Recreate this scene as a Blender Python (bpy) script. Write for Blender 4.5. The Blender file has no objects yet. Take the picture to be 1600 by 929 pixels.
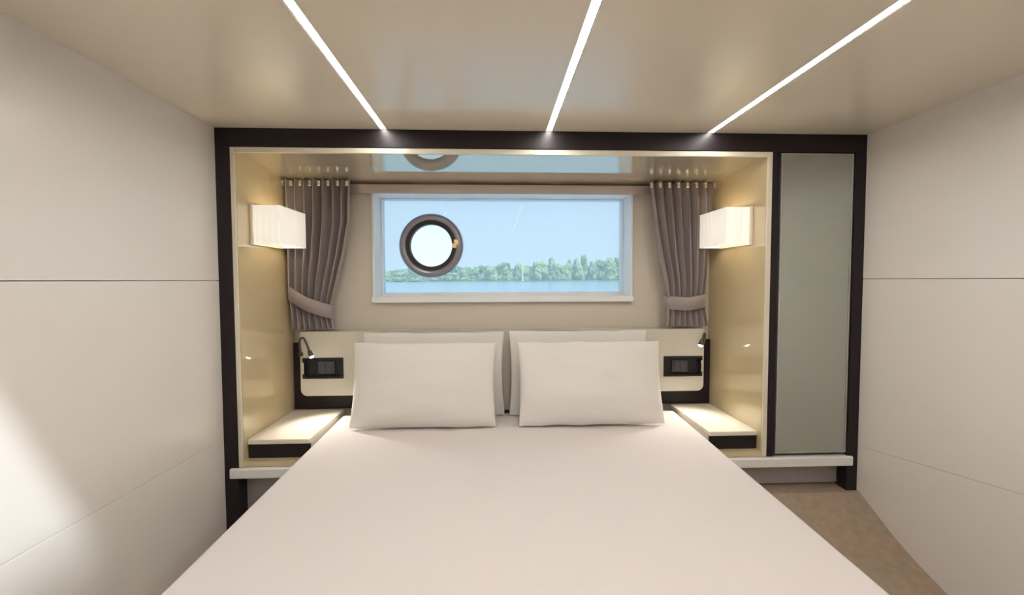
import bpy, bmesh, math, random
from mathutils import Vector, Matrix, noise

# ------------------------------------------------------------------ scene, camera, light
scene = bpy.context.scene
COL = scene.collection
ZC = 1.19                      # eye height above the cabin sole; heights below are given relative to the eye

f_px = 665.0
yaw, pitch, roll = math.atan(27 / f_px), math.atan(27.5 / f_px), 0.003
cam_d = bpy.data.cameras.new('camera')
cam_d.sensor_width = 36.0
cam_d.lens = f_px / 1600.0 * 36.0
cam_d.clip_start = 0.02
cam_d.clip_end = 3000
cam = bpy.data.objects.new('camera', cam_d)
COL.objects.link(cam)
fw = Vector((math.sin(yaw) * math.cos(pitch), math.cos(yaw) * math.cos(pitch), -math.sin(pitch)))
rt = fw.cross(Vector((0, 0, 1))).normalized()
up = rt.cross(fw)
rt, up = rt * math.cos(roll) - up * math.sin(roll), up * math.cos(roll) + rt * math.sin(roll)
cam.matrix_world = Matrix(((rt.x, up.x, -fw.x, 0), (rt.y, up.y, -fw.y, 0), (rt.z, up.z, -fw.z, ZC), (0, 0, 0, 1)))
scene.camera = cam

vs = scene.view_settings
vs.view_transform = 'Standard'
vs.look = 'None'
vs.gamma = 1.0
vs.exposure = 0.0
vs.use_curve_mapping = False

world = bpy.data.worlds.new('sky')
scene.world = world
world.use_nodes = True
wn, wl = world.node_tree.nodes, world.node_tree.links
wn.clear()
w_out = wn.new('ShaderNodeOutputWorld')
w_bg = wn.new('ShaderNodeBackground')
w_tc = wn.new('ShaderNodeTexCoord')
w_sep = wn.new('ShaderNodeSeparateXYZ')
w_ramp = wn.new('ShaderNodeValToRGB')
w_ramp.color_ramp.elements[0].position = 0.0
w_ramp.color_ramp.elements[0].color = (0.86, 0.95, 1.0, 1)
w_ramp.color_ramp.elements[1].position = 0.6
w_ramp.color_ramp.elements[1].color = (0.50, 0.72, 1.0, 1)
wl.new(w_tc.outputs['Generated'], w_sep.inputs[0])
wl.new(w_sep.outputs['Z'], w_ramp.inputs['Fac'])
wl.new(w_ramp.outputs['Color'], w_bg.inputs['Color'])
w_bg.inputs['Strength'].default_value = 1.15
wl.new(w_bg.outputs[0], w_out.inputs[0])

sun_d = bpy.data.lights.new('sun', 'SUN')
sun_d.energy = 5.5
sun_d.angle = math.radians(4.0)
sun_d.color = (0.97, 0.98, 1.0)
sun = bpy.data.objects.new('sun', sun_d)
COL.objects.link(sun)
sun.location = (4, -4, 12)
sun.rotation_euler = Vector((-0.935, 1.0, -2.2)).to_track_quat('-Z', 'Y').to_euler()

LED_STRENGTH = 49.0

# ------------------------------------------------------------------ materials
MATS = {}
def mat(name, color, rough=0.5, metal=0.0, spec=0.5, bump=None, vary=None, coat=0.0, coat_rough=0.1,
        emit=None, emit_s=0.0, sheen=0.0, ior=1.5):
    """bump=(scale, strength, kind) ; vary=(scale, amount)"""
    if name in MATS:
        return MATS[name]
    m = bpy.data.materials.new(name)
    m.use_nodes = True
    nt = m.node_tree
    p = nt.nodes['Principled BSDF']
    p.inputs['Base Color'].default_value = (*color, 1)
    p.inputs['Roughness'].default_value = rough
    p.inputs['Metallic'].default_value = metal
    p.inputs['Specular IOR Level'].default_value = spec
    p.inputs['IOR'].default_value = ior
    p.inputs['Coat Weight'].default_value = coat
    p.inputs['Coat Roughness'].default_value = coat_rough
    p.inputs['Sheen Weight'].default_value = sheen
    if emit:
        p.inputs['Emission Color'].default_value = (*emit, 1)
        p.inputs['Emission Strength'].default_value = emit_s
    tc = nt.nodes.new('ShaderNodeTexCoord')
    if vary:
        n = nt.nodes.new('ShaderNodeTexNoise')
        n.inputs['Scale'].default_value = vary[0]
        n.inputs['Detail'].default_value = 6
        mx = nt.nodes.new('ShaderNodeMix')
        mx.data_type = 'RGBA'
        a = vary[1]
        mx.inputs['A'].default_value = (*[c * (1 - a) for c in color], 1)
        mx.inputs['B'].default_value = (*[min(1, c * (1 + a)) for c in color], 1)
        nt.links.new(tc.outputs['Object'], n.inputs['Vector'])
        nt.links.new(n.outputs['Fac'], mx.inputs['Factor'])
        nt.links.new(mx.outputs['Result'], p.inputs['Base Color'])
    if bump:
        if bump[2] == 'weave':
            t1 = nt.nodes.new('ShaderNodeTexWave'); t1.bands_direction = 'X'
            t2 = nt.nodes.new('ShaderNodeTexWave'); t2.bands_direction = 'Y'
            for t in (t1, t2):
                t.inputs['Scale'].default_value = bump[0]
                t.inputs['Distortion'].default_value = 1.5
                nt.links.new(tc.outputs['Object'], t.inputs['Vector'])
            ad = nt.nodes.new('ShaderNodeMath'); ad.operation = 'ADD'
            nt.links.new(t1.outputs['Fac'], ad.inputs[0]); nt.links.new(t2.outputs['Fac'], ad.inputs[1])
            h = ad.outputs[0]
        else:
            t = nt.nodes.new('ShaderNodeTexNoise')
            t.inputs['Scale'].default_value = bump[0]
            t.inputs['Detail'].default_value = 5
            nt.links.new(tc.outputs['Object'], t.inputs['Vector'])
            h = t.outputs['Fac']
        b = nt.nodes.new('ShaderNodeBump')
        b.inputs['Strength'].default_value = bump[1]
        b.inputs['Distance'].default_value = 0.004
        nt.links.new(h, b.inputs['Height'])
        nt.links.new(b.outputs[0], p.inputs['Normal'])
    MATS[name] = m
    return m

def pane_mat(name, tint, haze=0.0, haze_col=(0.9, 0.95, 1.0)):
    m = bpy.data.materials.new(name)
    m.use_nodes = True
    nt = m.node_tree
    nt.nodes.clear()
    out = nt.nodes.new('ShaderNodeOutputMaterial')
    tr = nt.nodes.new('ShaderNodeBsdfTransparent'); tr.inputs[0].default_value = (*tint, 1)
    gl = nt.nodes.new('ShaderNodeBsdfGlossy'); gl.inputs['Roughness'].default_value = 0.02
    fr = nt.nodes.new('ShaderNodeFresnel'); fr.inputs['IOR'].default_value = 1.06
    tl = nt.nodes.new('ShaderNodeBsdfTranslucent'); tl.inputs[0].default_value = (*haze_col, 1)
    m0 = nt.nodes.new('ShaderNodeMixShader'); m0.inputs[0].default_value = haze
    m1 = nt.nodes.new('ShaderNodeMixShader')
    L = nt.links.new
    L(tr.outputs[0], m0.inputs[1]); L(tl.outputs[0], m0.inputs[2])
    L(fr.outputs[0], m1.inputs[0]); L(m0.outputs[0], m1.inputs[1]); L(gl.outputs[0], m1.inputs[2])
    L(m1.outputs[0], out.inputs[0])
    return m

def emit_mat(name, color, s):
    m = bpy.data.materials.new(name)
    m.use_nodes = True
    nt = m.node_tree
    nt.nodes.clear()
    out = nt.nodes.new('ShaderNodeOutputMaterial')
    e = nt.nodes.new('ShaderNodeEmission')
    e.inputs[0].default_value = (*color, 1); e.inputs[1].default_value = s
    nt.links.new(e.outputs[0], out.inputs[0])
    return m

M_WALL = mat('satin_wall_lacquer', (0.84, 0.795, 0.745), 0.26, spec=0.6, vary=(1.2, 0.015))
M_GROOVE = mat('groove_shadow_backing', (0.55, 0.50, 0.44), 0.6)
M_CEIL = mat('satin_ceiling_lacquer', (0.80, 0.73, 0.60), 0.21, spec=0.55, vary=(1.0, 0.015))
M_LINING = mat('champagne_gloss_lacquer', (0.66, 0.54, 0.33), 0.12, spec=0.6, coat=1.0, coat_rough=0.04, vary=(2.5, 0.03))
M_NICHECEIL = mat('mirror_gloss_champagne', (0.80, 0.72, 0.56), 0.025, metal=0.62, spec=0.6)
M_EDGE = mat('pale_edge_band', (0.78, 0.72, 0.58), 0.25)
M_BACK = mat('beige_padded_wall', (0.68, 0.615, 0.52), 0.45, vary=(3, 0.02))
M_DARK = mat('espresso_gloss_wood', (0.014, 0.008, 0.010), 0.42, spec=0.35, coat=0.0, coat_rough=0.08, vary=(8, 0.25))
M_WHITE = mat('white_gelcoat', (0.85, 0.84, 0.80), 0.28)
M_TOP = mat('cream_table_top', (0.83, 0.77, 0.64), 0.3)
M_HEAD = mat('cream_headboard', (0.60, 0.57, 0.49), 0.4)
M_CARPET = mat('brown_loop_carpet', (0.42, 0.325, 0.245), 0.95, spec=0.1, bump=(260, 1.0, 'noise'), vary=(30, 0.22))
M_KICK = mat('grey_toe_kick', (0.36, 0.34, 0.33), 0.6, vary=(25, 0.1))
M_SPREAD = mat('offwhite_bedspread', (0.745, 0.685, 0.66), 0.9, spec=0.15, bump=(140, 0.25, 'weave'), sheen=0.15)
M_PILLOW = mat('cotton_pillowcase', (0.76, 0.725, 0.685), 0.85, spec=0.2, bump=(160, 0.15, 'weave'), sheen=0.1)
M_MATTRESS = mat('mattress_ticking', (0.78, 0.75, 0.70), 0.9)
M_CURTAIN = mat('taupe_satin_curtain', (0.31, 0.262, 0.255), 0.27, spec=0.5, sheen=0.35, bump=(220, 0.1, 'weave'))
M_TIE = mat('taupe_tieback', (0.30, 0.26, 0.26), 0.42, sheen=0.3)
M_CHROME = mat('polished_chrome', (0.82, 0.80, 0.78), 0.12, metal=1.0)
M_RAIL = mat('anodised_rail', (0.55, 0.47, 0.43), 0.35, metal=0.5)
M_WFRAME = mat('white_window_frame', (0.90, 0.92, 0.92), 0.3)
M_RING = mat('grey_porthole_ring', (0.30, 0.285, 0.32), 0.22, metal=0.5)
M_GASKET = mat('black_rubber_gasket', (0.012, 0.012, 0.014), 0.5)
M_BRASS = mat('brass_latch', (0.75, 0.55, 0.30), 0.25, metal=1.0)
M_FROST = mat('satin_grey_glass', (0.48, 0.505, 0.475), 0.20, metal=0.80, spec=0.6)
M_DARKFRAME = mat('graphite_profile', (0.035, 0.034, 0.034), 0.35)
M_ALU = mat('brushed_aluminium', (0.55, 0.55, 0.52), 0.35, metal=0.8)
M_BLACK = mat('black_gloss_plate', (0.015, 0.014, 0.016), 0.25)
M_SOCKET = mat('slate_module', (0.06, 0.062, 0.075), 0.3)
M_STEEL = mat('dark_gooseneck', (0.10, 0.085, 0.075), 0.3, metal=0.8)
M_FOLIAGE = [mat('foliage_a', (0.34, 0.42, 0.18), 0.9, spec=0.1, vary=(0.5, 0.3)),
             mat('foliage_b', (0.42, 0.48, 0.22), 0.9, spec=0.1, vary=(0.5, 0.3)),
             mat('foliage_c', (0.28, 0.38, 0.19), 0.9, spec=0.1, vary=(0.5, 0.3))]
M_TRUNK = mat('bark', (0.30, 0.25, 0.19), 0.9)
M_SHORE = mat('shore_ground', (0.30, 0.33, 0.24), 0.95, vary=(0.05, 0.2))
M_WATER = mat('sea_water', (0.25, 0.38, 0.45), 0.18, spec=0.6, bump=(0.9, 0.6, 'noise'))
M_POLE = mat('pale_pole_paint', (0.85, 0.82, 0.66), 0.6)
M_PANE = pane_mat('blue_tinted_pane', (0.86, 0.925, 0.955), 0.23)
M_PANE_CLEAR = pane_mat('clear_pane', (0.97, 0.98, 0.98), 0.03)
M_HATCHPANE = pane_mat('hatch_acrylic', (0.92, 0.97, 0.98), 0.0)
M_LED = emit_mat('led_diffuser_glow', (1.0, 0.96, 0.91), LED_STRENGTH)
M_TIP = emit_mat('reading_led_glow', (1.0, 0.97, 0.92), 14.0)

def shade_mat():
    m = bpy.data.materials.new('lit_lampshade_fabric')
    m.use_nodes = True
    nt = m.node_tree
    nt.nodes.clear()
    out = nt.nodes.new('ShaderNodeOutputMaterial')
    d = nt.nodes.new('ShaderNodeBsdfDiffuse'); d.inputs[0].default_value = (0.85, 0.83, 0.78, 1)
    t = nt.nodes.new('ShaderNodeBsdfTranslucent'); t.inputs[0].default_value = (0.85, 0.82, 0.75, 1)
    e = nt.nodes.new('ShaderNodeEmission'); e.inputs[0].default_value = (1.0, 0.96, 0.90, 1); e.inputs[1].default_value = 0.34
    mx = nt.nodes.new('ShaderNodeMixShader'); mx.inputs[0].default_value = 0.15
    ad = nt.nodes.new('ShaderNodeAddShader')
    L = nt.links.new
    L(d.outputs[0], mx.inputs[1]); L(t.outputs[0], mx.inputs[2])
    L(mx.outputs[0], ad.inputs[0]); L(e.outputs[0], ad.inputs[1]); L(ad.outputs[0], out.inputs[0])
    return m
M_SHADE = shade_mat()

# ------------------------------------------------------------------ mesh helpers (heights relative to the eye)
def new(): return bmesh.new()

def box(bm, x0, x1, y0, y1, z0, z1, bev=0.0, seg=2):
    res = bmesh.ops.create_cube(bm, size=1.0)
    vv = res['verts']
    for v in vv:
        v.co = Vector(((x0 + x1) / 2 + v.co.x * (x1 - x0), (y0 + y1) / 2 + v.co.y * (y1 - y0), (z0 + z1) / 2 + v.co.z * (z1 - z0)))
    if bev > 0:
        ed = list({e for v in vv for e in v.link_edges})
        bmesh.ops.bevel(bm, geom=ed, offset=bev, segments=seg, profile=0.5, affect='EDGES')
    return bm

def prism(bm, pts, axis, a, b):
    """extrude a polygon along an axis. axis 'x': pts are (y,z); 'y': (x,z); 'z': (x,y)"""
    def P(p, t):
        return {'x': (t, p[0], p[1]), 'y': (p[0], t, p[1]), 'z': (p[0], p[1], t)}[axis]
    v0 = [bm.verts.new(P(p, a)) for p in pts]
    v1 = [bm.verts.new(P(p, b)) for p in pts]
    bm.faces.new(v0); bm.faces.new(list(reversed(v1)))
    n = len(pts)
    for i in range(n):
        bm.faces.new((v0[i], v1[i], v1[(i + 1) % n], v0[(i + 1) % n]))
    bmesh.ops.recalc_face_normals(bm, faces=bm.faces)
    return bm

def tube(bm, pts, r, seg=10):
    pts = [Vector(p) for p in pts]
    rings = []
    ref = Vector((0.13, 0.97, 0.2)).normalized()
    for i, p in enumerate(pts):
        t = (pts[min(i + 1, len(pts) - 1)] - pts[max(i - 1, 0)]).normalized()
        a = t.cross(ref).normalized(); b = t.cross(a).normalized()
        rr = r[i] if isinstance(r, (list, tuple)) else r
        rings.append([bm.verts.new(p + (a * math.cos(2 * math.pi * k / seg) + b * math.sin(2 * math.pi * k / seg)) * rr) for k in range(seg)])
    for q in range(len(rings) - 1):
        for k in range(seg):
            bm.faces.new((rings[q][k], rings[q][(k + 1) % seg], rings[q + 1][(k + 1) % seg], rings[q + 1][k]))
    bm.faces.new(rings[0]); bm.faces.new(list(reversed(rings[-1])))
    bmesh.ops.recalc_face_normals(bm, faces=bm.faces)
    return bm

def lathe_y(bm, cx, cz, prof, seg=64):
    """closed ring profile of (radius, y) turned round a Y axis through (cx, cz)"""
    rings = []
    for k in range(seg):
        a = 2 * math.pi * k / seg
        rings.append([bm.verts.new((cx + r * math.cos(a), y, cz + r * math.sin(a))) for r, y in prof])
    n = len(prof)
    for k in range(seg):
        A, B = rings[k], rings[(k + 1) % seg]
        for i in range(n):
            bm.faces.new((A[i], A[(i + 1) % n], B[(i + 1) % n], B[i]))
    bmesh.ops.recalc_face_normals(bm, faces=bm.faces)
    return bm

def rounded_rect(x0, x1, z0, z1, r, n=6, corners=(1, 1, 1, 1)):
    """corner order: bl, br, tr, tl"""
    pts = []
    cs = [(x0, z0, math.pi, corners[0], 1, 1), (x1, z0, 1.5 * math.pi, corners[1], -1, 1),
          (x1, z1, 0, corners[2], -1, -1), (x0, z1, .5 * math.pi, corners[3], 1, -1)]
    for (x, z, a0, on, sx, sz) in cs:
        if not on:
            pts.append((x, z)); continue
        for k in range(n + 1):
            a = a0 + (math.pi / 2) * k / n
            pts.append((x + sx * r + r * math.cos(a), z + sz * r + r * math.sin(a)))
    return pts

def obj(name, bm, m, parent=None, smooth=False, origin=None):
    for v in bm.verts:
        v.co.z += ZC
    if parent is not None:
        o0 = Vector(parent['_w'])
    elif origin is not None:
        o0 = Vector(origin)
    else:
        xs = [v.co.x for v in bm.verts]; ys = [v.co.y for v in bm.verts]; zs = [v.co.z for v in bm.verts]
        o0 = Vector(((min(xs) + max(xs)) / 2, (min(ys) + max(ys)) / 2, min(zs)))
    for v in bm.verts:
        v.co -= o0
    me = bpy.data.meshes.new(name)
    bm.to_mesh(me); bm.free()
    me.materials.append(m)
    if smooth:
        for p in me.polygons:
            p.use_smooth = True
        try:
            me.set_sharp_from_angle(angle=math.radians(40))
        except Exception:
            pass
    o = bpy.data.objects.new(name, me)
    COL.objects.link(o)
    if parent is not None:
        o.parent = parent
    else:
        o.location = o0
    o['_w'] = tuple(o0)
    return o

def tag(o, label, cat, group=None):
    o['label'] = label; o['category'] = cat
    if group: o['group'] = group
    return o

def thing(name, label, cat, loc, group=None):
    o = bpy.data.objects.new(name, None)
    COL.objects.link(o)
    o.empty_display_size = 0.05
    o.location = (loc[0], loc[1], loc[2] + ZC)
    o['_w'] = (loc[0], loc[1], loc[2] + ZC)
    return tag(o, label, cat, group)

def struct(name, bm, m, label=None, smooth=False):
    o = obj(name, bm, m, smooth=smooth)
    o['kind'] = 'structure'
    if label: o['label'] = label
    return o

B = lambda *a, **k: box(new(), *a, **k)

# ------------------------------------------------------------------ main dimensions
XL, XR = -1.197, 1.700            # cabin side walls
CE = 0.655                        # ceiling
FL = -1.19                        # sole
YF = 1.90                         # face of the dark alcove frame
YB = 2.42                         # alcove back wall
YR = -1.60                        # wall behind the viewer
NL, NR = -1.118, 1.240            # alcove lining faces
BEDZ = -0.725

# ------------------------------------------------------------------ floor (sloping up to the hull side)
fb = B(XL - .1, XR + .1, YR - .1, 2.60, FL - .15, FL)
rp = [(1.485, FL), (1.60, -1.150), (1.70, -1.105), (1.80, -1.045), (1.885, -0.995), (2.60, -0.99), (2.60, FL - .05), (1.485, FL - .05)]
prism(fb, rp, 'x', 0.965, XR + .1)
struct('floor', fb, M_CARPET, 'brown loop carpet rising towards the hull side, right of the bed')

# ------------------------------------------------------------------ side walls: backing + three lacquered panels each
def wall_side(name, x, sgn, seams, label):
    xo = x + sgn * 0.018
    w = struct(name, B(min(xo, xo + sgn * .08), max(xo, xo + sgn * .08), YR - .1, YB + .2, -1.3, CE + .1), M_GROOVE, label)
    edges = [((YR, FL - .05), (YF + .06, FL - .05))] + seams + [((YR, CE + .02), (YF + .06, CE + .02))]
    gaps = (0.0, 0.0005, 0.0012, 0.0)
    for k in range(len(edges) - 1):
        lo, hi = edges[k], edges[k + 1]
        a, b = gaps[k], gaps[k + 1]
        pts = [(lo[0][0], lo[0][1] + a), (lo[1][0], lo[1][1] + a), (hi[1][0], hi[1][1] - b), (hi[0][0], hi[0][1] - b)]
        bm = prism(new(), pts, 'x', x, xo)
        ed = [e for e in bm.edges if all(abs(v.co.x - x) < 1e-5 for v in e.verts)]
        bmesh.ops.bevel(bm, geom=ed, offset=0.0010, segments=2, profile=0.5, affect='EDGES')
        obj('wall_panel', bm, M_WALL, w, smooth=False)
    return w
wall_side('wall_left', XL, -1, [((YR, -.662), (YF + .06, -.695)), ((YR, 0.001), (YF + .06, 0.001))],
          'cream satin panelled wall left of the bed')
wall_side('wall_right', XR, 1, [((YR, -.30), (YF + .06, -.79)), ((YR, -.001), (YF + .06, 0.0))],
          'cream satin panelled wall right of the carpet')
# wall behind the viewer
wr = struct('wall_rear', B(XL - .1, XR + .1, YR - .14, YR - .02, -1.3, CE + .1), M_GROOVE, 'cream panelled wall behind the foot of the bed')
for (z0, z1) in ((FL - .02, -.697), (-.693, -.002), (.002, CE + .02)):
    obj('wall_panel', B(XL - .01, XR + .01, YR - .02, YR, z0, z1, bev=.0018), M_WALL, wr)

# ------------------------------------------------------------------ ceiling with a deck hatch opening and three LED slots
HX0, HX1, HY0, HY1 = -0.96, -0.56, 0.235, 0.635
LEDX = (-0.480, 0.243, 0.970)
LW = 0.013
ce = new()
xs = sorted([XL - .1, HX0, HX1, XR + .1] + [c - LW - .001 for c in LEDX] + [c + LW + .001 for c in LEDX])
ys = sorted([YR - .1, -1.30, HY0, HY1, YF - .004, YF + .06])
def in_slot(cx, cy):
    if HX0 < cx < HX1 and HY0 < cy < HY1: return True
    return any(abs(cx - c) < LW and -1.30 < cy < YF - .004 for c in LEDX)
grid = {}
for i in range(len(xs)):
    for j in range(len(ys)):
        grid[i, j] = (ce.verts.new((xs[i], ys[j], CE)), ce.verts.new((xs[i], ys[j], CE + .05)))
cells = {(i, j) for i in range(len(xs) - 1) for j in range(len(ys) - 1)
         if not in_slot((xs[i] + xs[i + 1]) / 2, (ys[j] + ys[j + 1]) / 2)}
for (i, j) in cells:
    q = [(i, j), (i + 1, j), (i + 1, j + 1), (i, j + 1)]
    ce.faces.new([grid[k][0] for k in reversed(q)])
    ce.faces.new([grid[k][1] for k in q])
    for (a, b, nb) in ((q[0], q[1], (i, j - 1)), (q[1], q[2], (i + 1, j)), (q[2], q[3], (i, j + 1)), (q[3], q[0], (i - 1, j))):
        if nb not in cells:
            ce.faces.new((grid[a][0], grid[b][0], grid[b][1], grid[a][1]))
bmesh.ops.recalc_face_normals(ce, faces=ce.faces)
struct('ceiling', ce, M_CEIL, 'beige satin cabin ceiling with three recessed light lines')

names = ('leftmost white light line in the ceiling, above the left curtain side',
         'middle white light line in the ceiling, over the bed centre',
         'rightmost white light line in the ceiling, running towards the wardrobe')
for c, lab in zip(LEDX, names):
    t = thing('led_strip_light', lab, 'ceiling light', (c, 0.3, CE), 'light lines in the ceiling')
    ch = new()
    prism(ch, [(c - LW, CE + .001), (c - LW + .002, CE + .001), (c - LW + .002, CE + .028), (c + LW - .002, CE + .028),
               (c + LW - .002, CE + .001), (c + LW, CE + .001), (c + LW, CE + .045), (c - LW, CE + .045)], 'y', -1.298, YF - .006)
    obj('channel', ch, M_ALU, t)
    obj('diffuser', B(c - LW + .002, c + LW - .002, -1.296, YF - .008, CE + .002, CE + .012), M_LED, t)

hw = struct('window_2', B(HX0, HX1, HY0, HY1, CE + .055, CE + .061), M_HATCHPANE, 'square deck hatch in the ceiling')
fr = new()
for (a, b, c_, d_) in ((HX0 - .03, HX0, HY0 - .03, HY1 + .03), (HX1, HX1 + .03, HY0 - .03, HY1 + .03), (HX0, HX1, HY0 - .03, HY0), (HX0, HX1, HY1, HY1 + .03)):
    box(fr, a, b, c_, d_, CE + .05, CE + .075)
obj('hatch_frame', fr, M_ALU, hw)

# ------------------------------------------------------------------ dark frame round the alcove
tr = struct('trim_1', B(XL - .01, XR + .01, YF, YF + .05, .575, CE + .005, bev=.003), M_DARK, 'dark glossy beam and posts framing the bed alcove')
obj('post', B(XL - .01, -1.137, YF, YF + .05, FL + .002, .575, bev=.003), M_DARK, tr)
obj('post', B(1.650, XR + .01, YF, YF + .05, -1.05, .575, bev=.003), M_DARK, tr)
# post returns running back to the hull side
obj('post_return', B(XL - .01, -1.140, YF + .05, YB, FL + .002, -.84), M_DARK, tr)
obj('post_return', B(1.655, XR + .01, YF + .05, YB, -1.05, -.84), M_DARK, tr)

# ------------------------------------------------------------------ alcove lining
struct('wall_alcove_left', B(-1.137, NL, YF + .012, YB, -.826, .575), M_LINING, 'golden gloss lacquered side wall of the alcove, left of the bed')
struct('wall_alcove_right', B(NR, 1.262, YF + .012, YB, -.826, .575), M_LINING, 'golden gloss lacquered side wall of the alcove, right of the bed')
struct('trim_2', B(-1.137, NL - .001, YF + .002, YF + .012, -.826, .575, bev=.002), M_EDGE, 'pale edge strip on the left alcove lining')
struct('trim_3', B(NR + .001, 1.262, YF + .002, YF + .012, -.826, .575, bev=.002), M_EDGE, 'pale edge strip on the right alcove lining')
struct('trim_4', B(NL, NR, YF + .002, YF + .014, .552, .575, bev=.002), M_EDGE, 'pale edge strip under the dark beam')
struct('ceiling_alcove', prism(new(), [(YF + .014, .573), (YB + .02, .533), (YB + .02, .62), (YF + .014, .62)], 'x', NL, NR), M_NICHECEIL,
       'mirror gloss champagne ceiling of the alcove')
for k, (a, b) in enumerate(((NL, -.875), (1.035, NR))):
    struct('trim_%d' % (5 + k), B(a, b, YF + .006, YB, -.826, -.803), M_LINING, 'golden bottom board of the alcove ' + ('left' if k == 0 else 'right') + ' of the bed')
# white ledge and recessed kick board either side of the bed
for k, (a, b, lab) in enumerate(((-1.172, -.875, 'left'), (1.035, 1.672, 'right'))):
    t = struct('trim_%d' % (7 + k), B(a, b, YF - .012, YB, -.874, -.829, bev=.006, seg=3), M_WHITE, 'white ledge under the alcove, ' + lab + ' of the bed')
    obj('kick_board', B(max(a, -1.14), min(b, 1.655), YF + .065, YF + .085, (FL + .002) if k == 0 else -.985, -.874), M_KICK, t)

# back wall with a window opening; reveal runs out to the hull
WX0, WX1, WZ0, WZ1 = -.672, .780, -.108, .484
YG = 2.57
bw = new()
box(bw, XL - .1, WX0, YB, YG + .08, -1.3, CE + .1)
box(bw, WX1, XR + .1, YB, YG + .08, -1.3, CE + .1)
box(bw, WX0, WX1, YB, YG + .08, -1.3, WZ0)
box(bw, WX0, WX1, YB, YG + .08, WZ1, CE + .1)
struct('wall_back', bw, M_BACK, 'beige wall round the window at the head of the bed')

# ------------------------------------------------------------------ window
RX, RZ = -.376, .205            # porthole centre on the pane
RO, RI = .190, .125
def holed_plate(x0, x1, z0, z1, cx, cz, r, y0, y1, seg=48):
    bm = new()
    for y in (y0, y1):
        rect = [bm.verts.new(p) for p in ((x0, y, z0), (x1, y, z0), (x1, y, z1), (x0, y, z1))]
        circ = [bm.verts.new((cx + r * math.cos(2 * math.pi * k / seg), y, cz + r * math.sin(2 * math.pi * k / seg))) for k in range(seg)]
        es = [bm.edges.new((rect[k], rect[(k + 1) % 4])) for k in range(4)] + [bm.edges.new((circ[k], circ[(k + 1) % seg])) for k in range(seg)]
        bmesh.ops.triangle_fill(bm, use_beauty=True, edges=es)
    return bm
win = struct('window_1', holed_plate(WX0 + .008, WX1 - .008, WZ0 + .03, WZ1 - .006, RX, RZ, .168, YG, YG + .008), M_PANE,
             'wide hull window with a round opening port, looking over water to trees')
def frame_boxes(bm, x0, x1, z0, z1, ix0, ix1, iz0, iz1, y0, y1, bev=0):
    box(bm, x0, ix0, y0, y1, z0, z1, bev=bev); box(bm, ix1, x1, y0, y1, z0, z1, bev=bev)
    box(bm, ix0, ix1, y0, y1, z0, iz0, bev=bev); box(bm, ix0, ix1, y0, y1, iz1, z1, bev=bev)
fr2 = new()
frame_boxes(fr2, WX0 + .001, WX1 - .001, WZ0 + .001, WZ1 - .001, WX0 + .004, WX1 - .004, WZ0 + .012, WZ1 - .003, YB - .016, YG - .02)
obj('window_reveal', fr2, M_WFRAME, win)
fr3 = new()
frame_boxes(fr3, WX0 + .004, WX1 - .004, WZ0 + .004, WZ1 - .002, WX0 + .012, WX1 - .010, WZ0 + .034, WZ1 - .008, YG - .02, YG + .04)
obj('window_frame', fr3, M_WFRAME, win)
# proud casing
cs = new()
frame_boxes(cs, WX0 - .008, WX1 + .008, WZ0 - .004, WZ1 + .006, WX0 + .001, WX1 - .001, WZ0 + .001, WZ1 - .001, YB - .018, YB - .001, bev=.004)
obj('window_casing', cs, M_WFRAME, win)
sl = new()
prism(sl, rounded_rect(WX0 - .010, WX1 + .010, WZ0 - .016, WZ0 + .016, .012), 'y', YB - .03, YB - .018)
obj('window_sill', sl, M_WFRAME, win)
prof = []
for k in range(14):
    a = 2 * math.pi * k / 14
    prof.append(((RO + RI + .016) / 2 + (RO - RI - .016) / 2 * math.cos(a), YG - .004 + .026 * math.sin(a)))
port = obj('porthole_ring', lathe_y(new(), RX, RZ, prof), M_RING, win, smooth=True)
obj('gasket', lathe_y(new(), RX, RZ, [(RI, YG - .022), (RI + .026, YG - .024), (RI + .026, YG + .02), (RI, YG + .02)]), M_GASKET, port, smooth=True)
pp = new()
bmesh.ops.create_circle(pp, cap_ends=True, segments=48, radius=RI + .004, matrix=Matrix.Translation((RX, YG + .004, RZ)) @ Matrix.Rotation(math.pi / 2, 4, 'X'))
obj('porthole_pane', pp, M_PANE_CLEAR, port)
la = new()
box(la, RX + RI + .012, RX + RI + .040, YG - .05, YG - .026, RZ - .004, RZ + .036, bev=.005)
box(la, RX + RI + .004, RX + RI + .030, YG - .06, YG - .046, RZ - .018, RZ + .012, bev=.004)
obj('latch', la, M_BRASS, port)

# ------------------------------------------------------------------ curtain rail and curtains
rail = thing('curtain_rail', 'long taupe double curtain rail above the window', 'curtain rail', (.06, 2.36, .475))
obj('rail_front', B(NL + .002, NR - .002, 2.380, 2.390, .476, .526, bev=.004), M_RAIL, rail)
obj('rail_back', B(NL + .002, NR - .002, 2.404, 2.412, .480, .524, bev=.004), M_RAIL, rail)
obj('rail_web', B(NL + .002, NR - .002, 2.390, 2.404, .500, .510), M_RAIL, rail)
for x in (-1.10, .05, 1.22):
    obj('bracket', B(x - .012, x + .012, 2.412, YB, .486, .516), M_RAIL, rail)

def lerp_table(tab, z):
    if z >= tab[0][0]: return tab[0][1:]
    for (z0, *a), (z1, *b) in zip(tab, tab[1:]):
        if z <= z0 and z >= z1:
            t = (z0 - z) / (z0 - z1)
            return [p + (q - p) * t for p, q in zip(a, b)]
    return tab[-1][1:]

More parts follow.
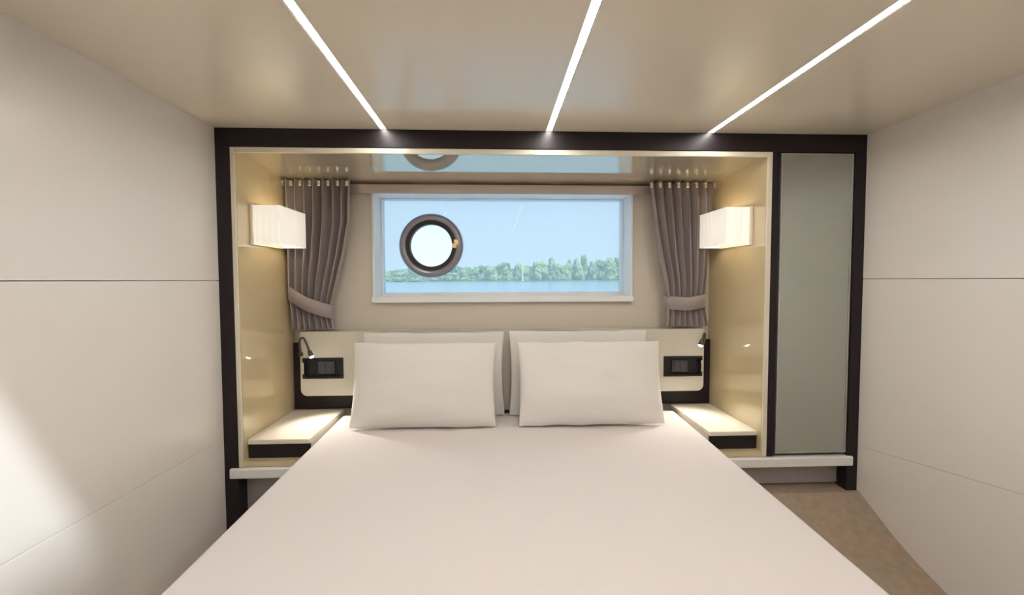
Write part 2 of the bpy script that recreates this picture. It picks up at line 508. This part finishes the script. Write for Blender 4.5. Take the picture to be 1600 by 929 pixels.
def curtain(label, tab, band, nf, seed, side):
    rnd = random.Random(seed)
    ztop, zbot = tab[0][0], tab[-1][0]
    xm = (tab[0][1] + tab[0][2]) / 2
    t = thing('curtain', label, 'curtain', (xm, 2.36, zbot), 'curtains beside the window')
    nu, nv = nf * 14, 60
    ph = [rnd.uniform(-.5, .5) for _ in range(nf + 2)]
    bm = new()
    rows = []
    for j in range(nv + 1):
        z = ztop + (zbot - ztop) * j / nv
        x0, x1, amp = lerp_table(tab, z)
        row = []
        for i in range(nu + 1):
            u = i / nu
            k = u * nf
            wob = ph[int(k)] * (1 - (k - int(k))) + ph[int(k) + 1] * (k - int(k))
            a = 2 * math.pi * (k + .25 * wob * min(1, j / 12))
            s = math.sin(a)
            s = 1 - 2 * abs(math.sin(a / 2 + (.8 if side < 0 else 1.1))) ** .75
            n = noise.noise(Vector((u * 6, z * 3, seed))) * .006
            y = 2.335 + 1.25 * amp * s * (1 + .35 * wob) + n
            x = x0 + (x1 - x0) * u + amp * .35 * math.cos(a) * (0 < i < nu)
            x = min(max(x, NL + .004), NR - .004)
            row.append(bm.verts.new((x, min(y, 2.377), z)))
        rows.append(row)
    for j in range(nv):
        for i in range(nu):
            bm.faces.new((rows[j][i], rows[j][i + 1], rows[j + 1][i + 1], rows[j + 1][i]))
    bmesh.ops.recalc_face_normals(bm, faces=bm.faces)
    d = obj('drape', bm, M_CURTAIN, t, smooth=True)
    md = d.modifiers.new('thickness', 'SOLIDIFY'); md.thickness = .002; md.offset = 0
    # tieback: a flat closed band wrapped round the gathered cloth
    (xa, za), (xb, zb), h = band
    tb = new()
    N = 36
    prev = None
    first = None
    for k in range(N):
        a = 2 * math.pi * k / N
        cx = (xa + xb) / 2 + (xb - xa) / 2 * math.cos(a)
        cy = 2.334 + .044 * math.sin(a)
        cz = (za + zb) / 2 + (zb - za) / 2 * math.cos(a) - .012 * (1 - abs(math.cos(a)))
        sc = 1.0
        q = [tb.verts.new((cx, min(cy, 2.384), cz + h / 2)), tb.verts.new((cx, min(cy, 2.384), cz - h / 2))]
        if prev: tb.faces.new((prev[0], q[0], q[1], prev[1]))
        else: first = q
        prev = q
    tb.faces.new((prev[0], first[0], first[1], prev[1]))
    bmesh.ops.recalc_face_normals(tb, faces=tb.faces)
    o = obj('tieback', tb, M_TIE, t, smooth=True)
    md = o.modifiers.new('thickness', 'SOLIDIFY'); md.thickness = .005; md.offset = 0
    # gliders / header clips
    x0, x1, amp = tab[0][1:]
    for k in range(nf + 1):
        x = x0 + (x1 - x0) * k / nf
        x = min(max(x, NL + .012), NR - .012)
        g = new()
        box(g, x - .008, x + .008, 2.284, 2.291, ztop - .040, ztop - .012, bev=.003)
        obj('glider', g, M_CHROME, t)
    return t

zt = .534
curtain('taupe satin curtain tied back left of the window', [
    (zt, -1.108, -.772, .028), (.31, -1.104, -.778, .033), (.13, -1.102, -.812, .033), (-.01, -1.104, -.850, .029),
    (-.115, -1.098, -.880, .019), (-.17, -1.092, -.888, .020), (-.262, -1.088, -.868, .024)],
    ((-1.106, -.062), (-.868, -.172), .075), 7, 3, -1)
curtain('taupe satin curtain tied back right of the window', [
    (zt, .848, 1.196, .028), (.31, .872, 1.192, .033), (.13, .905, 1.180, .033), (-.01, .940, 1.172, .029),
    (-.115, .958, 1.166, .019), (-.17, .955, 1.172, .020), (-.262, .945, 1.190, .024)],
    ((.948, -.128), (1.176, -.118), .072), 7, 9, 1)

# ------------------------------------------------------------------ headboard: dark backing, cream padded panel with two service niches
hb = thing('headboard', 'cream headboard panel on a dark backing behind the pillows', 'headboard', (.06, 2.38, -.715))
obj('backing', B(NL + .003, NR - .003, 2.388, YB - .002, -.714, -.345), M_DARK, hb)
HYF = 2.318
PX0, PX1, PZ0, PZ1 = -1.047, 1.166, -.623, -.275
niches = ((-1.036, -.818, -.530, -.416), (.938, 1.158, -.541, -.427))
hbm = new()
# panel made of bands so that the niches are real recesses
prism(hbm, rounded_rect(PX0, PX1, PZ0, -.541, .035, corners=(1, 1, 0, 0)), 'y', HYF, 2.387)
box(hbm, PX0, PX1, HYF, 2.387, -.416, PZ1)
box(hbm, -.818, .938, HYF, 2.387, -.541, -.416)
box(hbm, PX0, -1.036, HYF, 2.387, -.541, -.416)
box(hbm, 1.158, PX1, HYF, 2.387, -.541, -.416)
box(hbm, -1.036, -.818, HYF, 2.387, -.541, -.530)
box(hbm, .938, 1.158, HYF, 2.387, -.427, -.416)
box(hbm, -.62, .86, HYF, 2.387, -.714, PZ0)
obj('panel', hbm, M_HEAD, hb)

for k, (a, b, c_, d_) in enumerate(niches):
    lab = 'black service niche with switches beside the ' + ('left' if k == 0 else 'right') + ' pillow'
    t = thing('switch_panel', lab, 'switch panel', ((a + b) / 2, 2.36, c_), 'switch panels in the headboard')
    fr = new()
    frame_boxes(fr, a + .001, b - .001, c_ + .001, d_ - .001, a + .012, b - .012, c_ + .012, d_ - .012, HYF - .004, HYF + .035)
    obj('bezel', fr, M_BLACK, t)
    obj('plate', B(a + .012, b - .012, HYF + .022, HYF + .035, c_ + .012, d_ - .012), M_BLACK, t)
    mx = (a + b) / 2 + (.012 if k == 0 else -.012)
    mod = obj('socket_module', B(mx - .045, mx + .045, HYF + .010, HYF + .022, c_ + .022, d_ - .022, bev=.004), M_SOCKET, t)
    obj('rocker', B(mx - .036, mx - .002, HYF + .005, HYF + .0105, c_ + .032, d_ - .032, bev=.002), M_SOCKET, mod)
    obj('rocker', B(mx + .002, mx + .036, HYF + .005, HYF + .0105, c_ + .032, d_ - .032, bev=.002), M_SOCKET, mod)
    ex = a + .004 if k == 0 else b - .004
    obj('side_clip', B(ex - .007, ex + .007, HYF - .012, HYF - .003, c_ + .028, d_ - .024, bev=.002), M_CHROME, t)

# reading lights on goosenecks
def reading_light(label, pts, head0, head1, aim):
    t = thing('reading_light', label, 'reading light', pts[0], 'gooseneck reading lights')
    b = Vector(pts[0])
    obj('base', B(b.x - .011, b.x + .011, HYF - .013, HYF - .001, b.z - .011, b.z + .011, bev=.003), M_STEEL, t)
    # smooth spline
    P = [Vector(p) for p in pts]
    sm = []
    for i in range(len(P) - 1):
        p0, p1, p2, p3 = P[max(i - 1, 0)], P[i], P[i + 1], P[min(i + 2, len(P) - 1)]
        for q in range(6):
            s = q / 6
            sm.append(.5 * ((2 * p1) + (p2 - p0) * s + (2 * p0 - 5 * p1 + 4 * p2 - p3) * s * s + (3 * p1 - p0 - 3 * p2 + p3) * s ** 3))
    sm.append(P[-1])
    obj('gooseneck', tube(new(), sm, .0055), M_STEEL, t, smooth=True)
    h0, h1 = Vector(head0), Vector(head1)
    dr = (h1 - h0).normalized()
    hd = obj('lamp_head', tube(new(), [h0, h0 + dr * .004, h1 - dr * .006, h1], [.006, .010, .0125, .0125], seg=16), M_STEEL, t, smooth=True)
    obj('lens', tube(new(), [h1 + dr * .0005, h1 + dr * .007], [.0115, .0085], seg=16), M_TIP, hd, smooth=True)
    ld = bpy.data.lights.new('reading_beam', 'SPOT')
    ld.energy = 9.0; ld.spot_size = math.radians(95); ld.spot_blend = .8; ld.shadow_soft_size = .012; ld.color = (1, .95, .86)
    lo = bpy.data.objects.new('reading_beam', ld)
    COL.objects.link(lo)
    lo.parent = t
    p = h1 + dr * .014
    lo.location = p + Vector((0, 0, ZC)) - Vector(t['_w'])
    lo.rotation_euler = (Vector(aim) - p).to_track_quat('-Z', 'Y').to_euler()
reading_light('gooseneck reading light arched over the left switch panel', [(-1.040, 2.312, -.395), (-1.038, 2.296, -.35), (-1.030, 2.285, -.312), (-1.008, 2.272, -.302), (-.988, 2.262, -.330), (-.972, 2.255, -.365)],
              (-.972, 2.255, -.365), (-.958, 2.250, -.396), (-.80, 2.06, -.73))
reading_light('gooseneck reading light with glowing tip over the right switch panel', [(1.160, 2.312, -.345), (1.158, 2.292, -.315), (1.148, 2.275, -.296), (1.134, 2.262, -.305), (1.126, 2.255, -.325)],
              (1.126, 2.255, -.325), (1.112, 2.248, -.356), (.97, 2.06, -.73))

# ------------------------------------------------------------------ sconces
def sconce(label, x0, x1, wallx):
    t = thing('wall_sconce', label, 'wall lamp', ((x0 + x1) / 2, 2.147, .165), 'box shaded wall lamps in the alcove')
    y0, y1, z0, z1, th = 2.014, 2.280, .168, .346, .003
    sgn = 1 if wallx < (x0 + x1) / 2 else -1
    bp = new()
    box(bp, min(wallx, wallx + sgn * .012), max(wallx, wallx + sgn * .012), y0 - .012, y1 + .0, z0 - .004, z1 + .004, bev=.002)
    obj('back_plate', bp, M_EDGE, t)
    xi0, xi1 = (x0 + .013, x1) if sgn > 0 else (x0, x1 - .013)
    # open topped three-sided shade with softly pleated cloth
    sh = new()
    def wall_strip(pa, pb, nrm, n):
        vb = []
        for k in range(n + 1):
            s = k / n
            off = .0008 * math.sin(k * 2.1)
            x = pa[0] + (pb[0] - pa[0]) * s + nrm[0] * off; y = pa[1] + (pb[1] - pa[1]) * s + nrm[1] * off
            vb.append([sh.verts.new((x, y, z0)), sh.verts.new((x, y, z1))])
        for k in range(n):
            sh.faces.new((vb[k][0], vb[k + 1][0], vb[k + 1][1], vb[k][1]))
    inner = xi1 if sgn > 0 else xi0
    wall = xi0 if sgn > 0 else xi1
    wall_strip((wall, y0), (inner, y0), (0, 1), 12)
    wall_strip((inner, y0), (inner, y1), (1, 0), 24)
    wall_strip((inner, y1), (wall, y1), (0, 1), 12)
    bmesh.ops.remove_doubles(sh, verts=sh.verts, dist=.0012)
    s = obj('lamp_shade', sh, M_SHADE, t)
    md = s.modifiers.new('thickness', 'SOLIDIFY'); md.thickness = .003; md.offset = 0
    for z in (z0, z1 - .006):
        rm = new()
        box(rm, min(wall, inner), max(wall, inner), y0 - .002, y0 + .003, z, z + .006)
        box(rm, min(inner - sgn * .003, inner + sgn * .002), max(inner - sgn * .003, inner + sgn * .002), y0, y1, z, z + .006)
        obj('rim', rm, M_SHADE, s)
    cx = (xi0 + xi1) / 2
    bl = new()
    bmesh.ops.create_uvsphere(bl, u_segments=16, v_segments=10, radius=.022, matrix=Matrix.Translation((cx, 2.147, .262)))
    obj('bulb', bl, emit_mat('bulb_glow', (1.0, .82, .56), 40.0), t, smooth=True)
    arm = new()
    box(arm, min(wall, cx), max(wall, cx), 2.139, 2.155, .218, .232)
    obj('lamp_holder', arm, M_BRASS, t)
sconce('white box shaded wall lamp beside the left curtain', NL + .001, -.988, NL + .001)
sconce('white box shaded wall lamp beside the right curtain', 1.115, NR - .001, NR - .001)

# ------------------------------------------------------------------ night stands
def nightstand(label, x0, x1):
    t = thing('nightstand', label, 'nightstand', ((x0 + x1) / 2, 2.16, -.802), 'nightstands either side of the bed')
    obj('body', B(x0 + .002, x1 - .002, YF + .05, 2.386, -.802, -.738), M_TOP, t)
    obj('table_top', B(x0 + .001, x1 - .001, YF + .034, 2.386, -.738, -.716, bev=.004, seg=3), M_TOP, t)
    obj('drawer_front', B(x0 + .004, x1 - .003, YF + .040, YF + .050, -.801, -.739, bev=.002), M_DARK, t)
nightstand('cream topped nightstand with dark drawer left of the bed', NL, -.838)
nightstand('cream topped nightstand with dark drawer right of the bed', 1.006, NR)

# ------------------------------------------------------------------ wardrobe with satin glass door, right of the alcove
wd = thing('wardrobe', 'narrow wardrobe with a frosted grey glass door beside the right wall', 'wardrobe', (1.46, 2.1, -.826))
obj('body', B(1.264, 1.648, YF + .03, YB - .002, -.826, .574), M_DARK, wd)
obj('side_stile', B(1.263, 1.296, YF + .003, YF + .03, -.826, .574, bev=.002), M_DARK, wd)
dr = obj('door', B(1.299, 1.648, YF + .012, YF + .029, -.824, .572, bev=.002), M_DARKFRAME, wd)
obj('glass_panel', B(1.312, 1.640, YF + .008, YF + .0125, -.806, .568, bev=.001), M_FROST, dr)
ev = new()
frame_boxes(ev, 1.306, 1.646, -.814, .571, 1.312, 1.640, -.806, .566, YF + .006, YF + .012)
obj('glass_bead', ev, M_ALU, dr)

# ------------------------------------------------------------------ bed
bed = thing('bed', 'low built-in double bed base and mattress under the bedspread', 'bed', (.07, 1.3, FL))
def edgeL(y): return -.832 + (-.790 + .832) * (2.35 - y) / 1.37
def edgeR(y): return 1.000 + (.922 - 1.000) * (2.30 - y) / 1.37
def slab(bm, y0, y1, inset, z0, z1, n=1):
    v = []
    for y in (y0, y1):
        v.append([bm.verts.new((edgeL(y) + inset, y, z0)), bm.verts.new((edgeR(y) - inset, y, z0)), bm.verts.new((edgeR(y) - inset, y, z1)), bm.verts.new((edgeL(y) + inset, y, z1))])
    bm.faces.new(v[0]); bm.faces.new(list(reversed(v[1])))
    for k in range(4):
        bm.faces.new((v[0][k], v[1][k], v[1][(k + 1) % 4], v[0][(k + 1) % 4]))
    bmesh.ops.recalc_face_normals(bm, faces=bm.faces)
    return bm
BY0, BY1 = .28, 2.300
bp = new()
slab(bp, BY0 + .06, BY1 - .01, .08, FL, -.96)
obj('base', bp, M_WHITE, bed)
obj('platform', slab(new(), BY0 + .04, BY1 - .002, .05, -.96, -.93), M_WHITE, bed)
obj('mattress', slab(new(), BY0 + .02, BY1 - .004, .028, -.93, BEDZ - .014), M_MATTRESS, bed)

# bedspread: one cloth over the mattress with rounded edges and hanging sides
sp = new()
nu, nv = 120, 110
HANG = .19
rr = .028
rows = []
for j in range(nv + 1):
    y = (BY0 - .0) + (BY1 - .006 - BY0) * j / nv
    xl, xr = edgeL(y), edgeR(y)
    half = (xr - xl) / 2
    cx = (xl + xr) / 2
    flat = half - rr
    total = flat + rr * math.pi / 2 + HANG
    row = []
    for i in range(nu + 1):
        s0 = 2 * i / nu - 1
        sg = 1 if s0 >= 0 else -1
        s = abs(s0)
        # more samples near the fold
        if s < .7: d = flat * (s / .7)
        elif s < .86: d = flat + rr * math.pi / 2 * (s - .7) / .16
        else: d = flat + rr * math.pi / 2 + HANG * (s - .86) / .14
        if d <= flat:
            x, z = d, 0
        elif d <= flat + rr * math.pi / 2:
            a = (d - flat) / rr
            x, z = flat + rr * math.sin(a), -rr * (1 - math.cos(a))
        else:
            x, z = half, -rr - (d - flat - rr * math.pi / 2)
        n1 = noise.noise(Vector((s0 * 2.1, y * 1.6, 4.2))) * .0035 + noise.noise(Vector((s0 * 7, y * 6, 1.2))) * .0012
        if z > -.005: z += n1
        fy = .0
        row.append(sp.verts.new((cx + sg * x, y, BEDZ + z)))
    rows.append(row)
for j in range(nv):
    for i in range(nu):
        sp.faces.new((rows[j][i], rows[j][i + 1], rows[j + 1][i + 1], rows[j + 1][i]))
# foot drop
foot = [rows[0]]
for q in range(1, 4):
    rw = []
    for v in rows[0]:
        zz = min(v.co.z, BEDZ - HANG * q / 3)
        rw.append(sp.verts.new((v.co.x, BY0 - .012 - .004 * q, max(zz, BEDZ - HANG - rr))))
    foot.append(rw)
for q in range(3):
    for i in range(nu):
        try: sp.faces.new((foot[q][i], foot[q + 1][i], foot[q + 1][i + 1], foot[q][i + 1]))
        except ValueError: pass
bmesh.ops.recalc_face_normals(sp, faces=sp.faces)
spread = obj('bedspread', sp, M_SPREAD, None, smooth=True)
tag(spread, 'smooth off-white bedspread covering the whole bed', 'bedspread')
md = spread.modifiers.new('thickness', 'SOLIDIFY'); md.thickness = .006; md.offset = -1

# ------------------------------------------------------------------ pillows
def pillow(label, cx, w, h, ybot, ytop, th, seed, tilt=0.0):
    n = 44
    bm = new()
    lean = math.atan2(ytop - ybot, h)
    grids = []
    for side in (-1, 1):
        g = []
        for j in range(n + 1):
            row = []
            for i in range(n + 1):
                u = 2 * i / n - 1; v = 2 * j / n - 1
                # cosine spacing for a soft seam
                u = math.sin(u * math.pi / 2); v = math.sin(v * math.pi / 2)
                prof_ = max(0.0, (1 - u * u) * (1 - v * v)) ** .50
                fold = noise.noise(Vector((u * 2.3 + seed, v * 2.0, side * 3.0))) * .16 + noise.noise(Vector((u * 6 + seed, v * 5, side))*2) * .03
                t = th * prof_ * (1 + fold) * (1.0 - .18 * v)
                cr = 1 - .010 * (u * v) ** 6
                x = w / 2 * u * (1 - .040 * (1 - v * v)) * cr
                z = h / 2 * v * (1 - .020 * (1 - u * u)) * cr
                z += .006 * noise.noise(Vector((u * 3 + seed, 0, 7))) * v
                if v < -.97: pass
                row.append((x, side * t, z + h / 2))
            g.append(row)
        grids.append(g)
    ca, sa = math.cos(lean), math.sin(lean)
    ct, st = math.cos(tilt), math.sin(tilt)
    def T(p):
        x, y, z = p
        x, z = x * ct - z * st, x * st + z * ct
        return (cx + x, ybot + y * ca + z * sa, BEDZ + .006 + z * ca - y * sa * .6)
    V = [[[None] * (n + 1) for _ in range(n + 1)] for _ in range(2)]
    for s in range(2):
        for j in range(n + 1):
            for i in range(n + 1):
                border = i in (0, n) or j in (0, n)
                if s == 1 and border: V[1][j][i] = V[0][j][i]
                else: V[s][j][i] = bm.verts.new(T(grids[s][j][i]))
    for s in range(2):
        for j in range(n):
            for i in range(n):
                q = [V[s][j][i], V[s][j][i + 1], V[s][j + 1][i + 1], V[s][j + 1][i]]
                bm.faces.new(q if s == 0 else list(reversed(q)))
    bmesh.ops.recalc_face_normals(bm, faces=bm.faces)
    low = min(v.co.z for v in bm.verts)
    for v in bm.verts: v.co.z += (BEDZ + .006) - low
    o = obj('pillow', bm, M_PILLOW, None, smooth=True)
    return tag(o, label, 'pillow', 'pillows on the bed')
pillow('rear left pillow, upright against the headboard', -.323, .75, .445, 2.235, 2.268, .040, 11)
pillow('rear right pillow, upright against the headboard', .447, .75, .450, 2.235, 2.268, .040, 23)
pillow('front left pillow leaning on the one behind it', -.352, .715, .415, 2.060, 2.150, .070, 5, tilt=-.006)
pillow('front right pillow leaning on the one behind it', .480, .735, .415, 2.060, 2.150, .070, 17, tilt=.004)

# ------------------------------------------------------------------ outside: water, shore, trees
WATER = -1.15
wt = new()
box(wt, -900, 900, 3.0, 1400, WATER - .4, WATER)
struct('water', wt, M_WATER, 'pale calm water outside the window')
sh = new()
front = [(-260 + 520 * k / 40, 262 + 3 * math.sin(k * 1.3) + 2 * math.sin(k * .5)) for k in range(41)]
prism(sh, front + [(260, 420), (-260, 420)], 'z', WATER - .3, WATER + .6)
struct('shore', sh, M_SHORE, 'low far shore across the water')

hl = [(-260 + 520 * k / 80, WATER + 9 + 3.2 * noise.noise(Vector((k * .31, 2.2, 0))) + 1.6 * noise.noise(Vector((k * 1.1, 5, 0))) + (3.0 if k > 42 else 0)) for k in range(81)]
struct('hillside', prism(new(), hl + [(260, WATER), (-260, WATER)], 'y', 312, 330), M_FOLIAGE[2], 'green wooded rise behind the shore trees')

rnd = random.Random(42)
def crown_mesh(seed):
    r = random.Random(seed)
    bm = new()
    for k in range(9):
        a = r.uniform(0, 2 * math.pi); q = r.uniform(.0, .34)
        c = Vector((q * math.cos(a), q * math.sin(a), r.uniform(.14, .80) if k else .16))
        rad = r.uniform(.17, .28) * (1.1 - .35 * c.z)
        res = bmesh.ops.create_icosphere(bm, subdivisions=3, radius=rad, matrix=Matrix.Translation(c))
        for v in res['verts']:
            d = (v.co - c).normalized()
            v.co += d * noise.noise(v.co * 9 + Vector((seed, 0, 0))) * .09 + d * noise.noise(v.co * 24 + Vector((0, seed, 0))) * .05
    zs = [v.co.z for v in bm.verts]
    s = 1.0 / max(zs)
    wr_ = max(math.hypot(v.co.x, v.co.y) for v in bm.verts)
    for v in bm.verts: v.co = Vector((v.co.x * .5 / wr_, v.co.y * .5 / wr_, max(.01, v.co.z * s)))
    me = bpy.data.meshes.new('crown')
    bm.to_mesh(me); bm.free()
    return me
crowns = []
for k in range(6):
    me = crown_mesh(k * 7 + 1)
    me.materials.append(M_FOLIAGE[k % 3])
    crowns.append(me)
tb = tube(new(), [(0, 0, 0), (0.01, 0, .25), (0, .01, .5)], [.035, .026, .015], seg=7)
trunk_me = bpy.data.meshes.new('trunk'); tb.to_mesh(tb_me := trunk_me); tb.free(); trunk_me.materials.append(M_TRUNK)

def skyline(px):
    """tree height in metres against the bearing x/y"""
    tab = [(-.6, 9), (-.28, 10), (-.22, 11), (-.10, 12), (-.02, 14), (.05, 15), (.10, 16.5), (.16, 18.5), (.22, 19), (.27, 15), (.33, 13), (.6, 11)]
    for (a, h0), (b, h1) in zip(tab, tab[1:]):
        if a <= px <= b: return h0 + (h1 - h0) * (px - a) / (b - a)
    return 11
trees = []
for row, (ybase, step) in enumerate(((268, 9.5), (283, 11.0), (298, 12.0))):
    x = -92 + row * 3
    while x < 106:
        y = ybase + rnd.uniform(-2, 5)
        h = skyline(x / y) * rnd.uniform(.80, 1.15) * (.62, .85, 1.0)[row]
        w_ = step * rnd.uniform(.85, 1.2)
        trees.append((x + w_ / 2, y, h, row, w_))
        x += w_ * .98
for k, (x, y, h, row, wdt) in enumerate(trees):
    lab = ('low bushy green tree in the front row along the far shore', 'mid height green tree in the second row on the far shore',
           'tall green tree in the last row on the far shore')[row]
    t = thing('shore_tree', lab, 'tree', (x, y, WATER + .55), ('front row trees', 'second row trees', 'last row trees')[row] + ' on the far shore')
    rz = rnd.uniform(0, 6.28)
    c = bpy.data.objects.new('crown', crowns[rnd.randrange(6)]); COL.objects.link(c); c.parent = t
    c.scale = (wdt, wdt, h); c.rotation_euler = (0, 0, rz)
    c2 = bpy.data.objects.new('trunk', trunk_me); COL.objects.link(c2); c2.parent = t
    c2.scale = (wdt, wdt, h)
pl = thing('shore_pole', 'pale slender pole standing at the far shoreline before the trees', 'pole', (.0655 * 263.5, 263.5, WATER + .4))
obj('mast', tube(new(), [(.0655 * 263.5, 263.5, WATER + .4), (.0655 * 263.5, 263.5, WATER + 8), (.0655 * 263.5, 263.5, WATER + 15)], [.45, .35, .25], seg=10), M_POLE, pl, smooth=True)
obj('foot', tube(new(), [(.0655 * 263.5, 263.5, WATER + .3), (.0655 * 263.5, 263.5, WATER + 1.2)], [.9, .7], seg=10), M_POLE, pl, smooth=True)

for o in scene.objects:
    if '_w' in o.keys(): del o['_w']
